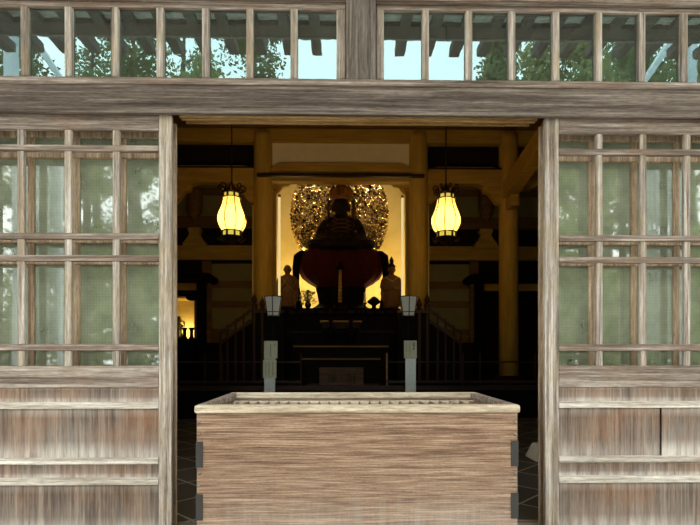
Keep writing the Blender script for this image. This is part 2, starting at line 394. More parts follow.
# ---- eaves over the visitor (mirrored in the transom glass)
EB = -.16                                                # outer face of the eave beam
mb = MB(); mb.box(-9, 9, EB+.25, YF, 5.37, 5.43); st(mb, 'eave_soffit', M['soffit'])
mb = MB(); mb.box(-9, 9, EB+.02, EB+.245, 5.31, 5.60); st(mb, 'eave_beam', M['eave'], .01)
mb = MB(); mb.box(-9, 9, EB-.03, EB+.015, 5.30, 5.62); st(mb, 'eave_fascia', M['fascia'], .006)
mb = MB(); mb.box(-9.2, 9.2, EB-.05, YF+.2, 5.66, 5.84); st(mb, 'eave_roof', M['eave'])
x0r = PX(317, 7)
for k in range(-15, 17):
    xr = x0r+k*.381
    st(MB().box(xr-.065, xr+.065, EB-.40, EB-.035, 5.31, 5.43), 'rafter_end', M['eave'])
    st(MB().box(xr-.065, xr+.065, EB+.25, YF-.02, 5.30, 5.368), 'rafter', M['eave'])
# ------------------------------------------------------------------ interior building
YC = 11.0
sc = YC/F
HX = [-3.82, -1.69, 1.69, 3.67]
# stage
ZS = .58
mb = MB(); mb.box(-8, 8, 9.2, 16, 0, ZS); st(mb, 'floor_stage', M['dark'])
mb = MB(); mb.box(-8, 8, 9.14, 9.2, ZS-.07, ZS+.02); st(mb, 'trim_7', M['redwood'], .005)
names = ['left outer ochre round column, half hidden behind the left door', 'ochre round column between the left lantern and the golden alcove',
         'ochre round column between the golden alcove and the right lantern', 'ochre round column at the far right carrying the slanting beam']
for x, lb in zip(HX, names):
    c = empty('round_column', (x, YC, ZS), lb, 'column', 'round columns of the hall')
    r = .205
    MB().lathe([(r, 0), (r, 5.25-.1), (r*.93, 5.25), (r*.6, 5.27)], (x, YC, ZS+.12), 32).build('shaft', M['ochre'], c, smooth=True)
    MB().lathe([(r*1.5, 0), (r*1.5, .05), (r*1.25, .12)], (x, YC, ZS), 32).build('plinth', M['void'], c)
# upper beams. centre y126-143 band, plaster 144-165, rainbow 165-177, rail 178-181
def yz(py): return PZ(py, YC)
n_t = [8]
def trim(mb, mat, bevel=.01):
    o = st(mb, 'trim_%d' % n_t[0], mat, bevel); n_t[0] += 1; return o
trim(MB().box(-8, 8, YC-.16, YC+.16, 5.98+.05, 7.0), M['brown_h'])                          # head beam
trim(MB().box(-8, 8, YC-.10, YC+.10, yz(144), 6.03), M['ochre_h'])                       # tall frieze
trim(MB().box(-1.49, 1.49, YC-.02, YC+.06, yz(166), yz(144)), M['plaster'], 0)
# central rainbow beam with hollowed upper corners
def rainbow(xa, xb, zt_, zb_, rise, y0, y1, under=0, N=24):
    top = []; bot = []
    for i in range(N+1):
        u = i/N; x = xa+(xb-xa)*u; e = min(u, 1-u)*(xb-xa)
        k = min(1, e/.22); top.append((x, zt_-rise*(1-math.sin(k*PI/2))))
        k2 = min(1, max(0, (e-.25)/.3)); bot.append((x, zb_+under*(1-math.cos(k2*PI))/2))
    m = MB()
    for i in range(N):
        m.prism([top[i], top[i+1], bot[i+1], bot[i]], y0, y1)
    return m
trim(rainbow(-1.5, 1.5, yz(165), yz(177.5), .10, YC-.12, YC+.12), M['ochre_h'], 0)
trim(MB().box(-1.78, 1.78, YC-.30, YC-.2, yz(181), yz(178.5)), M['redwood'], .005)
trim(MB().box(-1.5, 1.5, YC-.1, YC+.1, yz(183), yz(177.5)), M['ochre_h'], 0)
# side bays
for s in (-1, 1):
    xa, xb = (-3.63, -1.88) if s < 0 else (1.88, 3.48)
    trim(MB().box(xa, xb, YC+.12, YC+.16, yz(169), yz(144)), M['void'], 0)
    trim(rainbow(xa, xb, yz(168), yz(189), .07, YC-.11, YC+.11, .10), M['ochre_h'], 0)
    trim(MB().box(xa, xb, YC-.13, YC-.11, yz(170.5), yz(169)), M['redwood'], 0)
    for e, sg in ((xa, 1), (xb, -1)):       # scrolled corbels
        m = MB(); pts = []
        for i in range(13):
            u = i/12; pts.append((e+sg*(.40*(1-u**1.5)), yz(187)-.38*u-.04*math.sin(u*PI*3)))
        poly = [(e, yz(186))]+[(p[0], p[1]) for p in pts]
        for i in range(1, len(poly)-1): m.prism([poly[0], poly[i], poly[i+1]], YC-.08, YC+.08)
        m.lathe([(.075, -.10), (.075, .10)], (0, 0, 0), 14)
        for i in range(len(m.v)-28, len(m.v)): v = m.v[i]; m.v[i] = Vector((e+sg*.12+v.x, YC+v.z, yz(194)+v.y))
        trim(m, M['ochre_h'], 0)
# outer bays frieze panels
for s in (-1, 1):
    trim(rainbow(s*3.85, s*7.9, yz(168), yz(189), .07, YC-.11, YC+.11, .10), M['ochre_h'], 0)
# slanting beams running from the outer columns towards the front of the hall
for s in (-1, 1):
    m = MB()
    for i in range(10):
        u0, u1 = i/10, (i+1)/10
        f = lambda u: (s*3.64, YC-.1-2.6*u, yz(192)+.28*math.sin(u*PI*.5)+.06*u)
        m.bar(f(u0), Vector(f(u1))+Vector((0, -.02, 0)), .26, .36)
    trim(m, M['ochre_h'], 0)
    trim(MB().box(s*3.64-.09, s*3.64+.09, YC-.55, YC-.1, yz(212), yz(200)), M['ochre_h'], .04)
    trim(MB().box(s*3.64-.16, s*3.64+.16, 3.6, YC-.1, 6.03, 7.0), M['brown_h'])
# rear wall with its framing
YB = 12.5
def wz(py): return PZ(py, YB)
def wx(px): return (px-341)/F*YB
for s in (-1, 1):
    X = lambda a, b: (s*a, s*b)
    niche = s < 0
    # base wall
    m = MB()
    if niche:
        xn0, xn1 = wx(195), -5.0; zn0, zn1 = wz(339), wz(298)
        m.box(-1.95, xn0, YB, YB+.12, ZS, 7); m.box(xn1, -8, YB, YB+.12, ZS, 7); m.box(xn0, xn1, YB, YB+.12, ZS, zn0); m.box(xn0, xn1, YB, YB+.12, zn1, 7)
    else: m.box(1.95, 8, YB, YB+.12, ZS, 7)
    st(m, 'wall_inner', M['wallp'])
    for (a, b, mt, dp) in ((190,196,'brown_h',.08), (217,228,'brown_h',.05), (229,247,'void',.03), (247,261,'ochre_h',.14), (261,264,'void',.05)):
        trim(MB().box(s*1.95, s*7.98, YB-dp, YB, wz(b), wz(a)), M[mt], 0)
    for a, b in ((281.5,288.5), (301,307.5), (329,345)):
        trim(MB().box(s*2.0, s*3.17, YB-.05, YB, wz(b), wz(a)), M['brown_h'], 0)
    trim(MB().box(s*3.18, s*3.40, YB-.09, YB, ZS, wz(262)), M['brown_h'], .01)
    trim(MB().box(s*3.42, s*7.9, YB-.03, YB-.002, wz(284), wz(264)), M['void'], 0)
    if s > 0: trim(MB().box(s*3.42, s*7.9, YB-.03, YB-.002, ZS, wz(292)), M['void'], 0)
    trim(MB().box(s*1.95, s*3.26, YB-.35, YB-.06, ZS, wz(343)), M['dark'], 0)
    # bottle strut and frog-leg strut
    xc = s*wx(484.5)
    trim(MB().lathe([(.02,-.02), (.09,.05), (.17,.22), (.18,.5), (.18,.72)], (xc, YB-.18, wz(223)), 20), M['brown_h'], 0)
    prof = [(.29,0), (.27,.10), (.17,.22), (.12,.32), (.17,.42), (.12,.47)]
    poly = [(xc+r, wz(249)+z) for r, z in prof]+[(xc-r, wz(249)+z) for r, z in reversed(prof)]
    m = MB()
    for i in range(5): m.prism([poly[i], poly[i+1], poly[10-i], poly[11-i]], YB-.22, YB-.05)
    trim(m, M['ochre_h'], 0)
# shrine canopies beside the stairs
for s in (-1, 1):
    xs_ = abs(wx(200))
    nm = 'dark shrine canopy over the small lit niche at the left' if s < 0 else 'dark unlit shrine canopy behind the far right column'
    c = empty('shrine_canopy', (s*4.4, YB-.3, ZS), nm, 'shrine', 'dark side shrines')
    MB().box(s*3.12, s*6.5, YB-.62, YB-.04, wz(283.5), wz(277)).build('roof_board', M['dark'], c, .02)
    m = MB().lathe([(.12,-.27),(.12,.27)], (0,0,0), 14)
    m.v = [Vector((s*3.12+v.x, YB-.33+v.z, wz(281.5)+v.y*.8)) for v in m.v]
    m.build('roof_tip', M['dark'], c, smooth=False)
    MB().box(s*3.28, s*3.46, YB-.35, YB-.10, ZS, wz(277)).build('post', M['dark'], c, .01)
    MB().box(s*3.50, s*6.4, YB-.14, YB-.04, wz(291.5), wz(284)).build('frieze', M['ochre_h'], c)
    MB().box(s*3.465, s*6.4, YB-.30, YB-.04, wz(298), wz(292)).build('lower_beam', M['dark'], c, .02)
    m = MB().ell((s*3.62, YB-.2, wz(298.5)), (.14,.1,.09)); m.build('bracket', M['dark'], c, smooth=True)
    if s < 0:
        tag(MB().box(s*3.48, s*6.4, YB-.55, YB-.04, ZS, wz(339.3)).build('niche_altar', M['dark'], bevel=.01), 'low black altar below the small lit niche at the left', 'altar')
# lit niche
xn0, xn1 = wx(195), -5.0
m = MB(); z0, z1 = wz(339), wz(298)
m.box(xn1, xn0, YB+.75, YB+.8, z0, z1); m.box(xn0-.0, xn0+.05, YB+.12, YB+.8, z0, z1); m.box(xn1-.05, xn1, YB+.12, YB+.8, z0, z1)
m.box(xn1, xn0, YB+.12, YB+.8, z1, z1+.05); m.box(xn1, xn0, YB, YB+.8, z0-.05, z0)
st(m, 'wall_niche', M['alcove'])
def light(name, kind, loc, col, e, size=.1, rot=None, sizey=None, spread=None):
    ld = bpy.data.lights.new(name, kind); ld.color = col; ld.energy = e
    if kind == 'AREA':
        ld.size = size
        if sizey: ld.shape = 'RECTANGLE'; ld.size_y = sizey
        if spread: ld.spread = spread
    else: ld.shadow_soft_size = size
    o = bpy.data.objects.new(name, ld); C.objects.link(o); o.location = loc
    if rot: o.rotation_euler = rot
    return o
light('niche_light', 'POINT', (wx(180), YB+.55, wz(330)), (1,.72,.25), 9, .05)
# gold figure & candle holders in the niche
YN = YB-.2
t = empty('gilt_figurine', P(179, 339, YN), 'small gilded figurine with raised curls, left edge of the lit niche', 'statuette')
b = P(179, 339, YN)
m = MB(); m.lathe([(.09,0),(.10,.04),(.08,.06)], b, 16); m.build('base', M['darkgold'], t)
m = MB(); m.loft([(b.x,b.y,b.z+.06,.10,.08),(b.x,b.y,b.z+.2,.07,.06),(b.x,b.y,b.z+.33,.10,.07),(b.x,b.y,b.z+.38,.04,.04)]); m.ell((b.x,b.y,b.z+.43),(.055,.055,.065))
m.tube([(b.x+.06,b.y,b.z+.32),(b.x+.14,b.y,b.z+.30),(b.x+.13,b.y,b.z+.40),(b.x+.06,b.y,b.z+.45)], .02)
m.tube([(b.x-.06,b.y,b.z+.32),(b.x-.14,b.y,b.z+.30),(b.x-.13,b.y,b.z+.40)], .02)
m.build('body', M['gold'], t, remesh=.012)
MB().lathe([(.05,0),(.06,.03),(.02,.09)], (b.x, b.y, b.z+.47), 10).build('crown', M['gold'], t)
for px, lb in ((184.6, 'black flared candle stand nearest the gilded figurine in the niche'), (191.6, 'black flared candle stand at the niche right edge')):
    b = P(px, 339, YN)
    m = MB().lathe([(.07,0),(.07,.02),(.045,.05),(.04,.12),(.04,.2),(.06,.235),(.08,.262),(.08,.275)], b, 18)
    tag(m.build('candle_stand', M['dark'], smooth=False), lb, 'candle stand', 'black candle stands in the niche')

# ------------------------------------------------------------------ alcove
YA0, YA1 = YC+.12, 14.6
m = MB(); m.box(-1.95, 1.95, YA1, YA1+.1, ZS, 7); m.box(-1.95, -1.85, YA0, YA1, ZS, 7); m.box(1.85, 1.95, YA0, YA1, ZS, 7)
st(m, 'wall_alcove', M['alcove'])
st(MB().box(-1.85, 1.85, YC+.17, YA1, 6.9, 6.98), 'ceiling_alcove', M['dark'])
for s, px0, px1 in ((-1, 273, 276.5), (1, 405, 408.5)):
    pass
YI = 11.5
def ix(px): return (px-341)/F*YI
def iz(py): return PZ(py, YI)
for s in (-1, 1):
    lb = 'slim inner pillar framing the %s side of the golden alcove' % ('left' if s < 0 else 'right')
    c = empty('alcove_pillar', (s*ix(409.5), YI, ZS), lb, 'pillar', 'inner pillars of the alcove')
    a, b = ix(405.6), ix(412.5)
    MB().box(s*a, s*b, YI-.07, YI+.07, ZS, iz(182)).build('shaft', M['ochre'], c, .012)
    m = MB()
    for k, (w_, za, zb) in enumerate(((.16,192,189.5), (.24,189.5,186), (.34,186,183))):
        m.box(s*ix(409)-w_/2, s*ix(409)+w_/2, YI-.12, YI+.12, iz(za), iz(zb))
    m.build('bracket_block', M['ochre'], c, .015)
    m = MB(); e = s*ix(406)
    poly = [(e, iz(183)), (e-s*.36, iz(183)), (e-s*.28, iz(186.5)), (e-s*.16, iz(187.5)), (e-s*.08, iz(192)), (e, iz(195))]
    for i in range(1, len(poly)-1): m.prism([poly[0], poly[i], poly[i+1]], YI-.04, YI+.04)
    m.build('corner_bracket', M['ochre'], c)
    lb = 'thin bright tube light along the alcove %s pillar' % ('left' if s < 0 else 'right')
    m = MB().tube([(s*ix(403.6), YI+.2, iz(296)), (s*ix(403.6), YI+.2, iz(195))], .028, 10)
    t = empty('tube_lamp', (s*ix(403.6), YI+.2, iz(297)), lb, 'lamp', 'tube lamps of the alcove')
    m.build('tube', M['tube'], t, smooth=True)
    MB().lathe([(.035,0),(.035,.06)], (s*ix(403.6), YI+.2, iz(195)), 10).build('end_cap', M['darkgold'], t)
    MB().lathe([(.035,-.06),(.035,0)], (s*ix(403.6), YI+.2, iz(296)), 10).build('end_cap', M['darkgold'], t)
# alcove lamps: two floor floods behind the throne, washing the wall and halo
light('alcove_flood', 'AREA', (-1.05, 13.15, 2.45), (1,.74,.27), 44, .5, (math.radians(150), 0, 0), .3)
light('alcove_flood', 'AREA', (1.05, 13.15, 2.45), (1,.74,.27), 44, .5, (math.radians(150), 0, 0), .3)

for x in (-1.15, 1.15): light('halo_low_fill', 'POINT', (x, 13.32, 3.3), (1,.80,.38), 12, .05)  # small fill lamps added low down to brighten the halo's foot
for x in (-.95, .95): light('halo_top_fill', 'AREA', (x, 12.5, 6.25), (1,.80,.45), 7, .3, (math.radians(52), 0, 0), .15, math.radians(100))  # unseen fill lights added above the opening to brighten the gold
# ---- halo screen
YH = 13.55
def hx(px): return (px-341)/F*YH+.0
def hz(py): return PZ(py, YH)
HW = [(150,4),(165,24),(175,35),(184,42),(200,47.5),(215,49.2),(230,47.5),(245,42.5),(257,35),(268,25),(280,14)]
def hw(py):
    for (a, wa), (b, wb) in zip(HW, HW[1:]):
        if a <= py <= b: u = (py-a)/(b-a); return (wa+(wb-wa)*u)/F*YH
    return .1
halo = empty('halo_screen', (0, YH, hz(282)), 'large golden relief halo screen behind the seated statue', 'halo')
NX, NZ = 190, 240; vs_ = []; fs_ = []
def relief(x, z):
    p = Vector((x*4.4, z*4.4, 0)); q = p+Vector((noise.noise(p*1.1), noise.noise(p*1.1+Vector((9,4,2))), 0))*1.1
    a = abs(noise.noise(q*1.25)); b = abs(noise.noise(q*2.6+Vector((3,7,1))))
    return .085*(1-min(1, a*3.2))+.05*(1-min(1, b*3.5))
for j in range(NZ+1):
    py = 150+130*j/NZ; h = hw(py); z = hz(py)
    for i in range(NX+1):
        u = -1+2*i/NX; x = -.04+u*h*(1+.012*math.sin(j*.9))
        e = max(0, 1-abs(u)**14)
        rr = math.hypot((x+.04)/(22/F*YH), (z-hz(238))/(36/F*YH))
        d = relief(x, z) if rr > 1.06 else .02
        if 1.0 < rr < 1.07 and z < hz(216): d = .07
        vs_.append((x, YH-.06-d*e, z))
for j in range(NZ):
    for i in range(NX): k = j*(NX+1)+i; fs_.append((k, k+1, k+NX+2, k+NX+1))
n0 = len(vs_)
m = MB(); m.add(vs_, fs_); o = m.build('gilt_relief', M['crevice_shaded'], halo, smooth=True)
m = MB(); out_ = [(hw(150+130*j/30)*.99, hz(150+130*j/30)) for j in range(31)]
for j in range(30):
    m.prism([(-out_[j][0], out_[j][1]), (out_[j][0], out_[j][1]), (out_[j+1][0], out_[j+1][1]), (-out_[j+1][0], out_[j+1][1])], YH-.06, YH+.05)
m.v = [v+Vector((-.04,0,0)) for v in m.v]; m.build('backing_board', M['darkgold'], halo)

# ---- seated statue
YS = 12.75
def sz(py): return PZ(py, YS)
def sx(px): return (px-340.5)/F*YS
zb = sz(250)
S = empty('seated_statue', (0, YS, zb), 'large dark crowned statue seated before the golden halo', 'statue')
m = MB()
m.loft([(0,YS-.05,zb-.02,.80,.50),(0,YS-.05,zb+.08,.86,.55),(0,YS-.02,zb+.2,.74,.46),(0,YS,zb+.32,.5,.33),(0,YS,zb+.46,.34,.26),(0,YS,zb+.6,.37,.26),(0,YS,zb+.70,.43,.25),(0,YS,zb+.78,.36,.2),(0,YS,zb+.85,.19,.15),(0,YS,zb+.94,.12,.12),(0,YS,zb+1.24,.095,.095)], 28)
zh = sz(206)
m.ell((0, YS-.02, zh), (.205,.22,.26)); m.ell((0, YS-.08, zh-.12), (.15,.15,.12))
m.ell((0, YS-.245, zh-.02), (.03,.04,.07), 8, 6)
for s in (-1, 1):
    m.tube([(s*.37,YS,zb+.71),(s*.50,YS-.05,zb+.5),(s*.55,YS-.16,zb+.30),(s*.34,YS-.38,zb+.24),(s*.10,YS-.44,zb+.22)], [.11,.11,.11,.085,.07], 12)
    m.ell((s*.09, YS-.47, zb+.24), (.12,.07,.05), 10, 6)
    m.ell((s*.21, YS, zh-.04), (.03,.05,.12), 8, 6)
    m.ell((s*.08, YS-.19, zh+.05), (.06,.03,.015), 8, 6)
    m.ell((s*.6, YS-.2, zb+.1), (.28,.34,.12), 12, 8)
m.build('body', M['statue'], S, remesh=.022)
for s in (-1, 1): MB().ell((s*.08, YS-.212, zh+.015), (.038,.02,.011), 8, 6).build('eye', M['ink'], S)
m = MB(); m.ell((0, YS-.225, zh-.14), (.05,.02,.012), 8, 6); m.build('mouth', M['cloth'], S)
zc = sz(200)
m = MB(); m.lathe([(.225,-.02),(.24,.03),(.23,.08),(.21,.12),(.13,.2),(.13,.30),(.10,.38),(.03,.44)], (0, YS, zc), 24)
for k in range(9):
    a = PI+PI*k/8; c0 = Vector((.23*math.cos(a), YS+.23*math.sin(a), zc+.06))
    h = .34 if k == 4 else .22+.04*(k % 2)
    m.tube([c0, c0+Vector((.03*math.cos(a),.03*math.sin(a),h*.6)), c0+Vector((.0,.0,h))], [.05,.05,.006], 6)
m.build('crown', M['crown'], S)
for s in (-1, 1):
    m = MB(); m.tube([(s*.24,YS-.02,zh+.12),(s*.31,YS-.05,zh+.1),(s*.33,YS-.06,zh-.1),(s*.29,YS-.08,zh-.35),(s*.33,YS-.12,zh-.55)], [.03,.05,.04,.045,.02], 8)
    for q in range(3): m.ell((s*(.33+.02*q), YS-.06, zh+.13-.22*q), (.05,.03,.05), 8, 6)
    m.build('crown_ribbon', M['dimgilt'], S, smooth=True)
m = MB()
for k in range(5):
    for q in range(-3, 4):
        m.ell((q*.055, YS-.29-.02*k-.004*abs(q), zb+.70-.10*k-.012*abs(q)), (.02,.02,.028), 6, 4)
for k in range(4):
    z = zb+.72-.1*k; w_ = .2+.02*k
    m.tube([(-w_,YS-.24,z+.05),(-w_*.5,YS-.29,z-.01),(0,YS-.31,z-.03),(w_*.5,YS-.29,z-.01),(w_,YS-.24,z+.05)], .012, 6)
m.build('necklace', M['dimgilt'], S)

# ---- throne with deep red drapery
T = empty('draped_throne', (0, YS, sz(313)), 'broad throne under a deep red brocade cover carrying the seated statue', 'throne')
# cloth: lobed bowl
m = MB(); N = 72; rings = []
prof = [(250.9,.80),(251.3,.88),(252,.95),(258,1.045),(265,1.07),(272,1.05),(279,.96),(284,.80),(288,.62),(290,.5)]
vs_ = []; fs_ = []
for py, r in prof:
    for k in range(N):
        a = 2*PI*k/N; f = 1+.022*math.sin(a*16)*(1 if py > 252 else .2)
        vs_.append((r*f*math.cos(a), YS+r*.56*f*math.sin(a), sz(py)))
for j in range(len(prof)-1):
    for k in range(N): fs_.append((j*N+k, j*N+(k+1) % N, (j+1)*N+(k+1) % N, (j+1)*N+k))
fs_.append(tuple(range(N))); fs_.append(tuple((len(prof)-1)*N+k for k in range(N))[::-1])
m.add(vs_, fs_); m.build('red_cover', M['cloth'], T, smooth=True)
m = MB(); m.lathe([(.84,0),(.88,.03),(.88,.09),(.82,.13)], (0, YS, zb-.15), 40, 1, .64)
m.build('seat_rim', M['dark'], T, smooth=False)
m = MB(); m.lathe([(.76,0),(.78,.10),(.70,.14),(.60,.22),(.62,.34),(.64,.46),(.66,.52),(.68,.62)], (0, YS, sz(313)), 8, 1, .62, PI/8)
m.build('pedestal', M['dark'], T, .01)
for s in (-1, 1):
    m = MB().tube([(s*.92,YS-.1,sz(253.5)),(s*1.0,YS-.15,sz(255)),(s*1.08,YS-.2,sz(258)),(s*1.12,YS-.2,sz(270)),(s*1.11,YS-.2,sz(285)),(s*1.06,YS-.2,sz(300)),(s*1.03,YS-.2,sz(311))], [.06,.08,.095,.09,.075,.07,.09], 10)
    m.build('arm_post', M['dark'], T, smooth=True)
m = MB(); m.box(-1.1, 1.1, YS-.25, YS-.15, sz(313), sz(309)); m.build('foot_rail', M['dark'], T, .01)

# ---- altar tables, stepping down to the front
A = empty('altar_table', (0, 12.2, ZS), 'uppermost black altar platform under the throne and the two attendant figures', 'altar')
ztop = sz(313)
MB().box(-1.5, 1.5, 11.75, 13.3, ztop-.12, ztop).build('top', M['dark'], A, .015)
MB().box(-1.4, 1.4, 11.85, 13.2, ZS, ztop-.12).build('body', M['dark'], A)
m = MB()
for k in range(13): x = -1.38+k*.23; m.ell((x, 11.74, ztop-.06), (.09,.02,.05), 8, 6)
m.build('carved_edge', M['statue'], A, smooth=True)
def shelf(y0, y1, hw_, zt_, lb, edge):
    a = empty('altar_shelf', (0, y0, ZS), lb, 'altar', 'black altar shelves')
    MB().box(-hw_, hw_, y0, y1, zt_-.07, zt_).build('top', M['dark'], a, .01)
    MB().box(-hw_+.08, hw_-.08, y0+.06, y1, ZS, zt_-.07).build('front', M['dark'], a)
    MB().box(-hw_, hw_, y0-.012, y0, zt_-.055, zt_-.025).build('edge_strip', M[edge], a)
    return a
shelf(10.95, 11.55, 1.15, PZ(330, 10.95), 'second black altar shelf from the top, behind the offering table', 'statue')
shelf(10.35, 10.93, .98, PZ(344.5, 10.35), 'third black altar shelf, with the brown strip along its edge', 'brown_h')
shelf(9.95, 10.33, .78, PZ(357, 9.95), 'lowest black altar shelf, just above the small offertory box', 'brown_h')
# offering table with orange-brown top and tassels
zo = PZ(321, 10.75)
ot = empty('offering_table', (0, 10.7, PZ(344.5, 10.35)), 'small orange-brown offering table with dark legs at the altar centre', 'table')
MB().box(-.44, .44, 10.55, 10.85, zo-.035, zo).build('top', M['track'], ot, .006)
MB().box(-.40, .40, 10.58, 10.82, zo-.16, zo-.035).build('apron', M['statue'], ot)
for s in (-1, 1):
    for q in (10.6, 10.8): MB().bar((s*.37, q, zo-.16), (s*.37, q, PZ(344.5, 10.35)), .05, .05, (0,1,0)).build('leg', M['dark'], ot)
for s, lb in ((-1, 'left one of two dark round-bellied vases before the offering table'), (1, 'right one of two dark round-bellied vases before the offering table')):
    b = Vector((s*.21, 10.45, PZ(344.5, 10.35)))
    m = MB().lathe([(.06,0),(.045,.03),(.03,.09),(.05,.14),(.11,.2),(.12,.27),(.08,.34),(.035,.38),(.03,.46),(.06,.52)], b, 18)
    tag(m.build('vase', M['dark'], smooth=True), lb, 'vase', 'dark vases on the altar')
# pagoda-like reliquary in front of the cover
b = Vector((-.02, 11.87, ztop))
R = empty('reliquary', b, 'slender gold-dotted reliquary tower in front of the red cover', 'reliquary')
MB().lathe([(.26,0),(.26,.03),(.16,.05),(.14,.14),(.17,.16)], b, 16).build('base', M['dark'], R)
m = MB(); z = .16; pr = []
for k in range(9): pr += [(.035,z),(.055-.003*k,z+.04),(.03,z+.085)]; z += .088
m.lathe(pr, b, 12); m.build('stem', M['darkgold'], R, smooth=True)
MB().lathe([(.02,z),(.13,z+.02),(.05,z+.10),(.02,z+.16),(.0,z+.24)], b, 12).build('finial', M['dark'], R)
MB().box(-.24, .20, 11.76, 11.80, ztop, ztop+.014).build('bright_edge', M['paper'], R)
# flowers / candle
b = P(308, 311, 11.95); b.z = ztop
fl = empty('flower_vase', b, 'leafy evergreen arrangement in a vase left of the pedestal', 'flowers')
MB().lathe([(.06,0),(.04,.04),(.08,.12),(.05,.2),(.07,.24)], b, 14).build('vase', M['dark'], fl, smooth=True)
m = MB(); rnd = random.Random(3)
for k in range(130):
    a = rnd.uniform(0, 2*PI); r = rnd.uniform(.02,.24); zz = rnd.uniform(.2,.5)-r*.3
    p = b+Vector((r*math.cos(a), r*math.sin(a)*.6, zz)); d = Vector((rnd.uniform(-1,1), rnd.uniform(-1,1), rnd.uniform(-.3,1))).normalized()*.06
    q = d.orthogonal().normalized()*.016
    m.add([p-d, p+q, p+d, p-q], [(0,1,2,3)])
for k in range(10):
    a = rnd.uniform(0, 2*PI); m.tube([b+Vector((0,0,.2)), b+Vector((.15*math.cos(a),.1*math.sin(a),.42))], .006, 5)
m.build('foliage', M['leaf_dark'], fl)
b = P(365, 311, 11.95); b.z = ztop
cn = empty('candlestick', b, 'white candle on a dark candlestick right of the pedestal', 'candlestick')
MB().lathe([(.09,0),(.09,.02),(.025,.05),(.02,.14),(.05,.17),(.05,.18)], b, 14).build('stand', M['dark'], cn)
MB().lathe([(.025,.18),(.025,.42)], b, 12).build('candle', M['wax'], cn)

for px, pyt, lb in ((374, 297, 'dark offering bowl heaped high beside the white candle'),):
    b = P(px, 311, 12.0); b.z = ztop
    m = MB().lathe([(.10,0),(.11,.03),(.05,.07),(.05,.12),(.15,.18),(.16,.22),(.10,.28),(.03,.33)], b, 16)
    tag(m.build('offering_bowl', M['dark'], smooth=True), lb, 'bowl')

# ---- attendant figures
def attendant(px, lb, monk, zbase):
    b = P(px, 311, 12.05); b.z = zbase; x, y, z = b
    a = empty('attendant_figure', b, lb, 'statue')
    H = 1.12
    m = MB()
    m.loft([(x,y,z+.06,.17,.13),(x,y,z+.10,.215,.16),(x,y,z+.3,.20,.15),(x,y,z+.5,.19,.14),(x,y,z+.62,.19,.135),(x,y,z+.74,.225,.13),(x,y,z+.80,.20,.12),(x,y,z+.84,.10,.08),(x,y,z+.87,.055,.055),(x,y,z+.94,.05,.05)], 20)
    hz_ = z+.98
    m.ell((x, y-.01, hz_), (.088,.10,.112)); m.ell((x, y-.11, hz_-.01), (.014,.018,.03), 6, 5)
    for s in (-1, 1):
        m.ell((x+s*.09, y, hz_-.01), (.014,.022,.04), 6, 5)
        if monk: pts = [(x+s*.19,y,z+.74),(x+s*.235,y-.03,z+.58),(x+s*.17,y-.13,z+.52),(x+s*.03,y-.19,z+.62)]
        else: pts = [(x+s*.19,y,z+.74),(x+s*.225,y-.03,z+.56),(x+s*.15,y-.14,z+.50),(x+s*.02,y-.18,z+.53)]
        m.tube(pts, [.06,.062,.055,.03], 10)
        # hanging sleeves
        m.loft([(x+s*.19,y-.05,z+.20,.04,.07),(x+s*.215,y-.06,z+.4,.05,.08),(x+s*.21,y-.05,z+.58,.05,.07)], 10)
        m.ell((x+s*.02, y-.2, z+(.65 if monk else .55)), (.022,.025,.06), 8, 6)
    m.build('body', M['figure'], a, remesh=.012)
    for s in (-1, 1): MB().ell((x+s*.036, y-.1, hz_+.01), (.018,.008,.006), 6, 5).build('eye', M['ink'], a)
    m = MB(); rr = 7
    for k in range(-rr, rr+1):
        xx = x+k*.026
        m.tube([(xx, y-.16*math.sqrt(max(0, 1-(k/8.5)**2))-.004, z+.10), (x+k*.022, y-.145*math.sqrt(max(0, 1-(k/8.5)**2)), z+.45)], .009, 5)
    m.build('robe_folds', M['figure'], a)
    MB().lathe([(.20,0),(.22,.02),(.22,.05),(.15,.07)], (x,y,z), 16, 1, .8).build('lotus_base', M['dark'], a)
    if monk:
        MB().tube([(x-.12,y-.135,z+.8),(x,y-.15,z+.62),(x+.15,y-.14,z+.45)], .012, 6).build('sash', M['darkgold'], a)
    else:
        MB().lathe([(.095,-.02),(.09,.03),(.06,.06),(.045,.10),(.055,.14),(.04,.19),(.005,.25)], (x, y, hz_+.07), 12).build('topknot', M['statue'], a, smooth=True)
        MB().tube([(x-.15,y-.14,z+.78),(x,y-.17,z+.68),(x+.15,y-.14,z+.78)], .014, 6).build('scarf', M['darkgold'], a)
attendant(287.5, 'standing bald monk figure with clasped hands left of the throne', True, ztop)
attendant(391.5, 'standing figure with tall pointed topknot right of the throne', False, ztop)

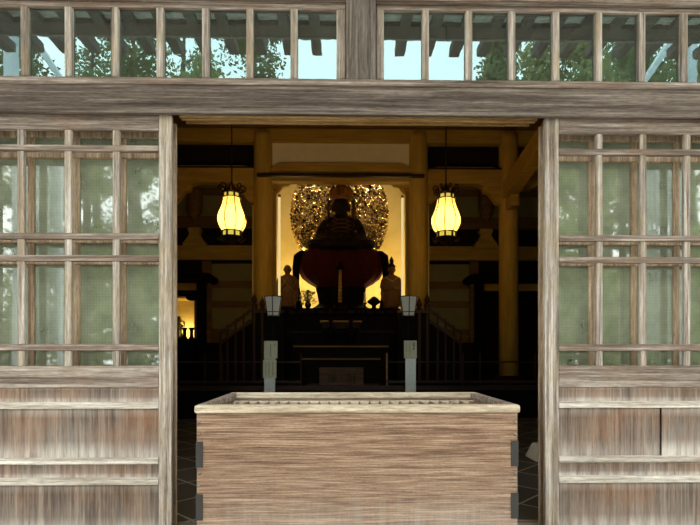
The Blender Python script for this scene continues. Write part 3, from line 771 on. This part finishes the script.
# ---- balustrades with pointed finials and slanting handrails
for s in (-1, 1):
    sd = 'left' if s < 0 else 'right'
    YL = 10.6
    X = lambda px: s*abs((px-341)/F*YL)
    zz = lambda py: PZ(py, YL)
    b = empty('stair_balustrade', (X(425), YL, ZS), 'dark stair balustrade with pointed finials on the %s of the altar' % sd, 'balustrade', 'altar stair balustrades')
    for px, tp in ((419.5, 297), (427.5, 293)):
        h0 = zz(tp+13)-ZS
        m = MB().lathe([(.05,0),(.05,h0),(.065,h0+.01),(.065,h0+.03),(.035,h0+.05),(.062,h0+.12),(.045,h0+.18),(.012,h0+.24),(.004,h0+.29)], (X(px), YL, ZS), 14)
        m.build('finial_post', M['redwood'], b, smooth=False)
    MB().box(s*1.2, X(429.5), YL-.05, YL+.05, zz(313), zz(310)).build('top_rail', M['redwood'], b, .008)
    MB().box(s*1.2, X(429.5), YL-.04, YL+.04, ZS, zz(313)).build('panel', M['dark'], b)
    for q in range(2):
        MB().bar((X(430), YL, zz(310+q*10)), (X(462), YL, zz(334+q*10)), .05, .06).build('handrail', M['redwood'], b, .008)
    for px in (438, 446, 454, 461):
        u = (px-430)/32; MB().bar((X(px), YL, ZS), (X(px), YL, zz(307+24*u)), .035, .035, (0,1,0)).build('baluster', M['redwood'], b)
    MB().prism([(X(430), ZS), (X(474), ZS), (X(474), zz(350)), (X(462), zz(345)), (X(430), zz(322))], YL+.06, YL+.5).build('stair_side', M['dark'], b)
# ---- low fence on the stage edge
YE = 9.3
for s, xa, xb, posts, lb in ((-1, -7.5, PX(301, YE), (301, 222, 205, 150), 'thin reddish rail fence left of the small offertory box'), (1, PX(386.5, YE), 7.5, (386.8, 463, 480, 535, 560), 'thin reddish rail fence right of the small offertory box')):
    f = empty('rail_fence', ((xa+xb)/2, YE, ZS), lb, 'fence', 'low rail fences on the platform')
    z1 = PZ(362, YE)
    MB().box(xa, xb, YE-.012, YE+.012, z1-.014, z1+.014).build('rail', M['redwood'], f)
    MB().box(xa, xb, YE-.02, YE+.02, ZS+.06, ZS+.10).build('lower_rail', M['redwood'], f)
    for k, px in enumerate(posts):
        MB().tube([(PX(px, YE), YE, ZS), (PX(px, YE), YE, PZ(353, YE))], .016, 8).build('fence_post', M['track' if px == 386.8 else 'redwood'], f)
# ---- small offertory box with painted characters
YO = 9.3
x0, x1 = PX(319.3, YO), PX(363.5, YO); zo1 = PZ(367.5, YO)
sb = empty('small_offertory_box', ((x0+x1)/2, YO+.2, ZS+.02), 'small brown offertory box with two painted characters below the altar', 'box')
MB().box(x0, x1, YO, YO+.03, ZS+.02, zo1).build('front_board', M['smallbox'], sb, .004)
MB().box(x0, x1, YO+.03, YO+.42, ZS+.02, zo1-.02).build('body', M['smallbox'], sb, .004)
fc = bpy.data.curves.new('txt', 'FONT'); fc.body = '\u6de8'; fc.extrude = .002; fc.size = .17
def glyph(ch, px, size):
    c = bpy.data.curves.new('t', 'FONT'); c.body = ch; c.size = size; c.extrude = .002; c.align_x = 'CENTER'; c.align_y = 'CENTER'
    o = bpy.data.objects.new('t', c); C.objects.link(o); dg = bpy.context.evaluated_depsgraph_get()
    me = bpy.data.meshes.new_from_object(o.evaluated_get(dg)); bpy.data.objects.remove(o)
    m = MB(); cx, cz = PX(px, YO), PZ(378.5, YO)
    vs_ = [v.co for v in me.vertices]
    mx = (min(v.x for v in vs_)+max(v.x for v in vs_))/2; my = (min(v.y for v in vs_)+max(v.y for v in vs_))/2
    m.add([(cx+v.x-mx, YO-.003-v.z, cz+v.y-my) for v in vs_], [tuple(p.vertices) for p in me.polygons])
    return m.build('painted_character', M['ink'], sb)
glyph('\u6de8', 332.5, .19); glyph('\u8ca1', 351.5, .19)
MB().box(x0-.25, x1+.3, YO-.06, YO+.5, ZS, ZS+.02).build('base_board', M['smallbox'], sb, .003)

# ------------------------------------------------------------------ hanging lanterns
def lantern(px):
    YL = 8.0; c = P(px, 217, YL); X, Y = c.x, c.y
    zz = lambda py: PZ(py, YL, px)
    R = lambda p: p/F*YL
    t = empty('hanging_lantern', (X, Y, zz(243)), 'glowing yellow pear-shaped lantern hanging left of the golden alcove', 'lantern', 'hanging lanterns')
    prof = [(8.6,198),(9.3,202),(10.6,207),(12.6,212),(14.2,216.5),(14.6,220),(14.0,224),(12.3,228),(10.2,231.5)]
    m = MB().lathe([(R(r), zz(p)-c.z) for r, p in prof], c, 8, 1, 1, PI/8+.1, cap=False); sh = m.build('shade', M['shade'], t)
    for k in range(8):
        a = PI/8+.1+2*PI*k/8
        MB().tube([(X+R(r+.1)*math.cos(a), Y+R(r+.1)*math.sin(a), zz(p)) for r, p in prof], .0085, 6).build('rib', M['copper'], t)
    # collars with glowing slots
    for nm, pa, pb, r in (('upper_collar', 193.5, 198, 8.4), ('lower_collar', 231.5, 237, 9.6)):
        m = MB()
        for p in (pa, pb): m.lathe([(R(r)+.012,-.008),(R(r)+.022,0),(R(r)+.012,.008)], (X, Y, zz(p)), 16)
        for k in range(8): a = PI/8+.1+2*PI*k/8; m.bar((X+R(r)*math.cos(a), Y+R(r)*math.sin(a), zz(pb)), (X+R(r)*math.cos(a), Y+R(r)*math.sin(a), zz(pa)), .028, .02, (math.cos(a), math.sin(a), 0))
        cl = m.build(nm, M['copper'], t)
        MB().lathe([(R(r)-.012, 0), (R(r)-.012, zz(pa)-zz(pb))], (X, Y, zz(pb)), 16, cap=False).build('glowing_band', M['shade'], cl)
    MB().lathe([(R(8.8),0),(R(9.4),.02),(R(7),.05),(R(3),.10),(R(1.2),.16),(.012,.2)], (X, Y, zz(193.3)), 16).build('cap', M['copper'], t, smooth=False)
    m = MB()
    for k in range(8):
        a = 2*PI*k/8+.15; pts = []
        for i in range(15):
            u = i/14; an = -PI*.5+u*PI*2.3; rr = .058*(1-.55*u)
            d = R(10.3)+math.cos(an)*rr; h = .075+math.sin(an)*rr
            pts.append((X+d*math.cos(a), Y+d*math.sin(a), zz(193)+h))
        m.tube([(X+R(7)*math.cos(a), Y+R(7)*math.sin(a), zz(193))]+pts, .012, 6)
    m.build('scroll_crest', M['copper'], t, smooth=True)
    m = MB(); m.lathe([(R(8.5),0),(R(9.5),-.02),(R(6),-.06),(R(3),-.10),(R(.8),-.13)], (X, Y, zz(237)), 16)
    for k in range(8):
        a = 2*PI*k/8+.15
        m.tube([(X+R(8)*math.cos(a), Y+R(8)*math.sin(a), zz(238)), (X+R(11)*math.cos(a), Y+R(11)*math.sin(a), zz(240.5)), (X+R(13.5)*math.cos(a), Y+R(13.5)*math.sin(a), zz(239.5)), (X+R(13.2)*math.cos(a), Y+R(13.2)*math.sin(a), zz(237.5))], .012, 6)
    m.build('base_ornament', M['copper'], t, smooth=False)
    MB().tube([(X, Y, zz(186)), (X, Y, 6.99)], .011, 6).build('cord', M['ink'], t)
    return t
ln = lantern(231.8)
l2 = copy_tree(ln); l2.location.x = PX(446, 8.0); l2['label'] = 'glowing yellow pear-shaped lantern hanging right of the golden alcove'
for x in (PX(231.8, 8), PX(446, 8)):
    light('lantern_bulb', 'POINT', (x, 8.0, PZ(220, 8)), (1,.68,.22), 190, .06)

# ------------------------------------------------------------------ andon lamps and sign stands near the front
for px, cx, lb in ((273.6, 273.6, 'unlit tapered paper lamp on a slim pole, in front of the bald monk figure'), (408.2, 408.2, 'unlit tapered paper lamp on a slim pole, below the figure with the topknot')):
    YL = 5.3; c = P(px, 316, YL); X = c.x
    z0, z1, zb_ = PZ(316, YL, px), PZ(296.8, YL, px), PZ(312, YL, px)
    t = empty('paper_floor_lamp', (X, YL, 0), lb, 'lamp', 'paper lamps on slim poles')
    r0, r1 = .066, .098
    MB().lathe([(r0, z0), (r1, z1)], (X, YL, 0), 6, 1, 1, PI/6, cap=False).build('paper_shade', M['paper'], t)
    m = MB()
    for k in range(6):
        a = PI/6+2*PI*k/6; m.tube([(X+r0*math.cos(a), YL+r0*math.sin(a), z0), (X+(r1+.002)*math.cos(a), YL+(r1+.002)*math.sin(a), z1)], .005, 5)
        b_ = a+PI/3
        for rr, z in ((r0, z0), (r1+.003, z1), (r0+(r1-r0)*.2, zb_)):
            m.tube([(X+rr*math.cos(a), YL+rr*math.sin(a), z), (X+rr*math.cos(b_), YL+rr*math.sin(b_), z)], .0045, 5)
    m.build('lamp_frame', M['ink'], t)
    MB().lathe([(.068,-.012),(.05,-.03),(.012,-.06)], (X, YL, z0), 12).build('cup', M['dark'], t)
    MB().tube([(X, YL, .04), (X, YL, z0-.05)], .008, 8).build('pole', M['dark'], t)
    MB().lathe([(.14,0),(.14,.02),(.05,.05)], (X, YL, 0), 20).build('foot', M['dark'], t)
def stand(px0, px1, ytop, cards, px2, px3, lb, marks, lean):
    YL = 5.0; xa, xb = PX(px0, YL), PX(px1, YL)
    t = empty('sign_stand', ((xa+xb)/2, YL, 0), lb, 'sign')
    MB().box(PX(px2, YL), PX(px3, YL), YL+.012, YL+.02, .03, PZ(ytop+2, YL)).build('steel_post', M['steel'], t, .002)
    MB().box(xa-.04, xb+.04, YL-.08, YL+.14, 0, .03).build('foot_plate', M['steel'], t, .004)
    for (a, b, sh), mk in zip(cards, marks):
        c = MB(); dx = sh*YL/F
        c.box(xa+dx, xb+dx, YL-.004, YL+.010, PZ(b, YL), PZ(a, YL)); cd_ = c.build('notice_card', M['sign'], t, .002)
        r = random.Random(5)
        for (u, v0, v1, h, w_) in mk:     # columns of small brush marks
            m = MB()
            z = PZ(a, YL)-(PZ(a, YL)-PZ(b, YL))*v0; ze = PZ(a, YL)-(PZ(a, YL)-PZ(b, YL))*v1
            xx = xa+dx+(xb-xa)*u
            while z > ze:
                m.box(xx-w_/2*r.uniform(.6,1), xx+w_/2*r.uniform(.6,1), YL-.0055, YL-.004, z-h*.22, z)
                m.box(xx-w_*.12, xx+w_*.12, YL-.0055, YL-.004, z-h*.7, z-h*.1)
                m.box(xx-w_/2*r.uniform(.5,1), xx+w_/2*r.uniform(.5,1), YL-.0055, YL-.004, z-h*.75, z-h*.55); z -= h
            m.build('lettering', M['ink'], cd_)
stand(263.3, 276.7, 341, [(341, 358.3, .7), (359.8, 378, -.3)], 264, 275, 'steel stand with two stacked notice cards under the left paper lamp',
      [[(.5,.2,.88,.014,.012), (.8,.16,.24,.012,.014)], [(.22,.2,.85,.010,.009), (.45,.14,.88,.010,.010), (.74,.12,.85,.012,.012)]], 0)
stand(404, 416.8, 340.5, [(340.5, 358.2, 0)], 405.5, 416.2, 'steel stand with a single notice card under the right paper lamp',
      [[(.76,.12,.45,.026,.024), (.45,.14,.6,.010,.007), (.18,.14,.62,.009,.006)]], 0)
# pale stone block on the floor by the right door
b = P(543, 459, 5.6); x, y = b.x, 5.6
m = MB(); m.add([(x-.14,y-.13,0),(x+.26,y-.13,0),(x+.26,y+.2,0),(x-.14,y+.2,0),(x-.07,y-.07,.17),(x+.22,y-.07,.17),(x+.22,y+.15,.17),(x-.07,y+.15,.17)],
                [(0,3,2,1),(4,5,6,7),(0,1,5,4),(1,2,6,5),(2,3,7,6),(3,0,4,7)])
tag(m.build('stone_block', M['stone'], bevel=.02), 'pale chamfered stone block on the tiled floor by the right door', 'stone block')

# ------------------------------------------------------------------ the large offertory box
YBX = 2.34; sB = F/YBX
x0, x1 = PX(196.6, YBX), PX(517.6, YBX); xr0, xr1 = PX(194.6, YBX), PX(519.8, YBX)
yb1 = 3.1; zr = PZ(405, YBX); zr0 = PZ(413, YBX)
B = empty('offertory_box', ((x0+x1)/2, (YBX+yb1)/2, -.03), 'large wooden offertory box with an open slatted top in the doorway', 'offertory box')
MB().box(x0, x1, YBX, YBX+.035, .04, zr0).build('front_panel', M['boxwood'], B, .003)
MB().box(x0, x1, yb1-.035, yb1, .04, zr0).build('back_panel', M['boxwood'], B, .003)
for s, a in ((-1, x0), (1, x1)):
    MB().box(a, a-s*.035, YBX+.0355, yb1-.0355, .04, zr0).build('side_panel', M['boxwood'], B)
rw = .045
MB().box(xr0, xr1, YBX-.012, YBX+rw, zr0, zr).build('rim', M['boxrim'], B, .010, seg=3)
MB().box(xr0, xr1, yb1+.012-rw, yb1+.012, zr0, zr).build('rim', M['boxrim'], B, .010, seg=3)
MB().box(xr0, xr0+rw, YBX+rw+.0005, yb1-rw+.011, zr0, zr).build('rim', M['rail'], B, .008)
MB().box(xr1-rw, xr1, YBX+rw+.0005, yb1-rw+.011, zr0, zr).build('rim', M['rail'], B, .008)
MB().box(xr0+rw, xr1-rw, YBX+rw+.05, YBX+rw+.09, zr0-.055, zr0-.004).build('cross_rail', M['boxrim'], B, .004)
MB().box(xr0+rw, xr1-rw, yb1-rw-.09, yb1-rw-.05, zr0-.055, zr0-.004).build('cross_rail', M['boxrim'], B, .004)
ns = 24
for k in range(ns):
    x = xr0+rw+.03+(xr1-xr0-2*rw-.06)*k/(ns-1); z = zr0-.005
    m = MB(); m.add([(x-.018,YBX+.05,z-.035),(x+.018,YBX+.05,z-.035),(x,YBX+.05,z+.002),(x-.018,yb1-.05,z-.035),(x+.018,yb1-.05,z-.035),(x,yb1-.05,z+.002)],
        [(0,1,2),(5,4,3),(0,3,4,1),(1,4,5,2),(2,5,3,0)])
    m.build('slat', M['rail'], B)
MB().box(x0+.035, x1-.035, YBX+.035, yb1-.035, .3, .32).build('inner_floor', M['dark'], B)
for sx_, a0, a1 in ((-1, 196.6, 203), (1, 510.9, 517.6)):
    for ya, yb_ in ((441, 467), (493.5, 519.5)):
        MB().box(PX(a0, YBX)-(.003 if sx_ < 0 else 0), PX(a1, YBX)+(.003 if sx_ > 0 else 0), YBX-.004, YBX+.03, PZ(yb_, YBX), PZ(ya, YBX)).build('iron_strap', M['iron'], B, .001)
    for py in (422.3, 434.3, 473.2, 486):
        c = P(199 if sx_ < 0 else 515.2, py, YBX)
        m = MB().ell((c.x, YBX-.001, c.z), (.0085,.005,.0085), 10, 6); m.build('nail', M['nail'], B, smooth=True)
for s in (-1, 1):
    MB().box((x0 if s < 0 else x1-.12), (x0+.12 if s < 0 else x1), YBX+.02, yb1-.02, -.03, .04).build('foot', M['boxwood'], B, .004)

# ------------------------------------------------------------------ garden behind the visitor (seen mirrored in the glass)
def tree(x, y, h, cr, cz, n, mat, lb, seed):
    r = random.Random(seed)
    t = empty('garden_tree', (x, y, -.03), lb, 'tree', 'trees mirrored in the window glass')
    m = MB(); m.tube([(x,y,-.03),(x+.2,y,h*.3),(x-.1,y+.1,h*.6),(x,y,h*.92)], [.3,.24,.16,.04], 8)
    cl = []
    for k in range(40):
        a = r.uniform(0, 2*PI); zz = r.uniform(cz, h); fr = 1-abs((zz-cz)/(h-cz)-.35)*1.15; rr = cr*max(.15, fr)*r.uniform(.4, 1)
        c = Vector((x+rr*math.cos(a), y+rr*math.sin(a), zz)); cl.append((c, r.uniform(.5, 1.0)*cr*.36))
        m.tube([(x, y, zz-rr*.5), (x+(c.x-x)*.5, y+(c.y-y)*.5, zz-rr*.1), tuple(c)], [.07,.04,.015], 5)
    m.build('trunk', M['bark'], t)
    m = MB()
    for k in range(n):
        c, rad = cl[k % len(cl)]
        d = Vector((r.gauss(0,1), r.gauss(0,1), r.gauss(0,.7))); p = c+d*rad*.5
        q = Vector((r.uniform(-1,1), r.uniform(-1,1), r.uniform(-1,1))).normalized(); s_ = q.orthogonal().normalized()*.045; q *= .10
        m.add([p-q, p+s_, p+q, p-s_], [(0,1,2,3)])
    m.build('foliage', M[mat], t)
# virtual depth of a tree at Y=-12 is 18.4 m
for k, (px, Y, h, cr, cz, mt) in enumerate(((72,-12,9.6,1.6,1.5,'leaf'),(135,-12.5,12.5,2.1,1.2,'leaf_dark'),(185,-11,11.8,1.9,1.5,'leaf'),(255,-13,12.3,1.8,2,'leaf_dark'),(20,-11,10.5,2.0,1.0,'leaf_dark'),
        (497,-12,11.6,1.1,2,'leaf_dark'),(545,-12.5,11.0,1.7,1,'leaf'),(592,-11,10.8,1.9,1,'leaf'),(640,-12,11.8,1.9,1,'leaf_dark'),(700,-12,11,2.0,1,'leaf'),(95,-17,15.5,2.4,2,'leaf_dark'),(610,-17,14.5,2.4,2,'leaf_dark'))):
    D = 2*YF-Y
    tree((px-341)/F*D, Y, h*1.14, cr*1.2, cz, 9500, mt, 'garden tree behind the visitor, mirrored in the panes', 40+k)
hd = MB(); r = random.Random(9)
for k in range(34000):
    x = r.uniform(-16, 16)
    if abs(x) < 1.5: continue
    p = Vector((x, -9+r.gauss(0,.4), r.uniform(0, 4.2+.6*math.sin(x*1.3)+.4*math.sin(x*3.1)))); q = Vector((r.uniform(-1,1), r.uniform(-1,1), r.uniform(-1,1))).normalized(); s_ = q.orthogonal().normalized()*.07; q *= .14
    hd.add([p-q, p+s_, p+q, p-s_], [(0,1,2,3)])
tag(hd.build('hedge', M['leaf']), 'dense hedge behind the visitor, mirrored in the lower panes', 'hedge', kind='stuff')
# pale posts with braces and pleated sheets at both ends of the porch (mirrored)
for s, xp in ((-1, -5.45), (1, 5.9)):
    c = empty('porch_screen', (xp, -2, -.03), 'pale blue porch post with slanting brace and pleated sheet on the %s' % ('left' if s < 0 else 'right'), 'porch screen', 'porch screens behind the visitor')
    MB().box(xp-.07, xp+.07, -2.1, -1.9, -.03, 7.3).build('post', M['post_white'], c, .01)
    m = MB().bar((xp-s*.05, -2.02, 6.85), (xp-s*1.0, -2.02, 5.45), .08, .17, (0,1,0)); m.build('brace', M['post_white'], c)
    xx = xp-s*.68
    MB().box(xx-.03, xx+.03, -2.05, -1.95, -.03, 5.2).build('edge_post', M['post_white'], c)
    m = MB()
    for k in range(6): m.tube([(xx+s*(.09+k*.085), -2.0, 1.2), (xx+s*(.09+k*.085), -2.0, 5.2)], .030, 8)
    m.build('pleated_sheet', M['slat'], c, smooth=True)
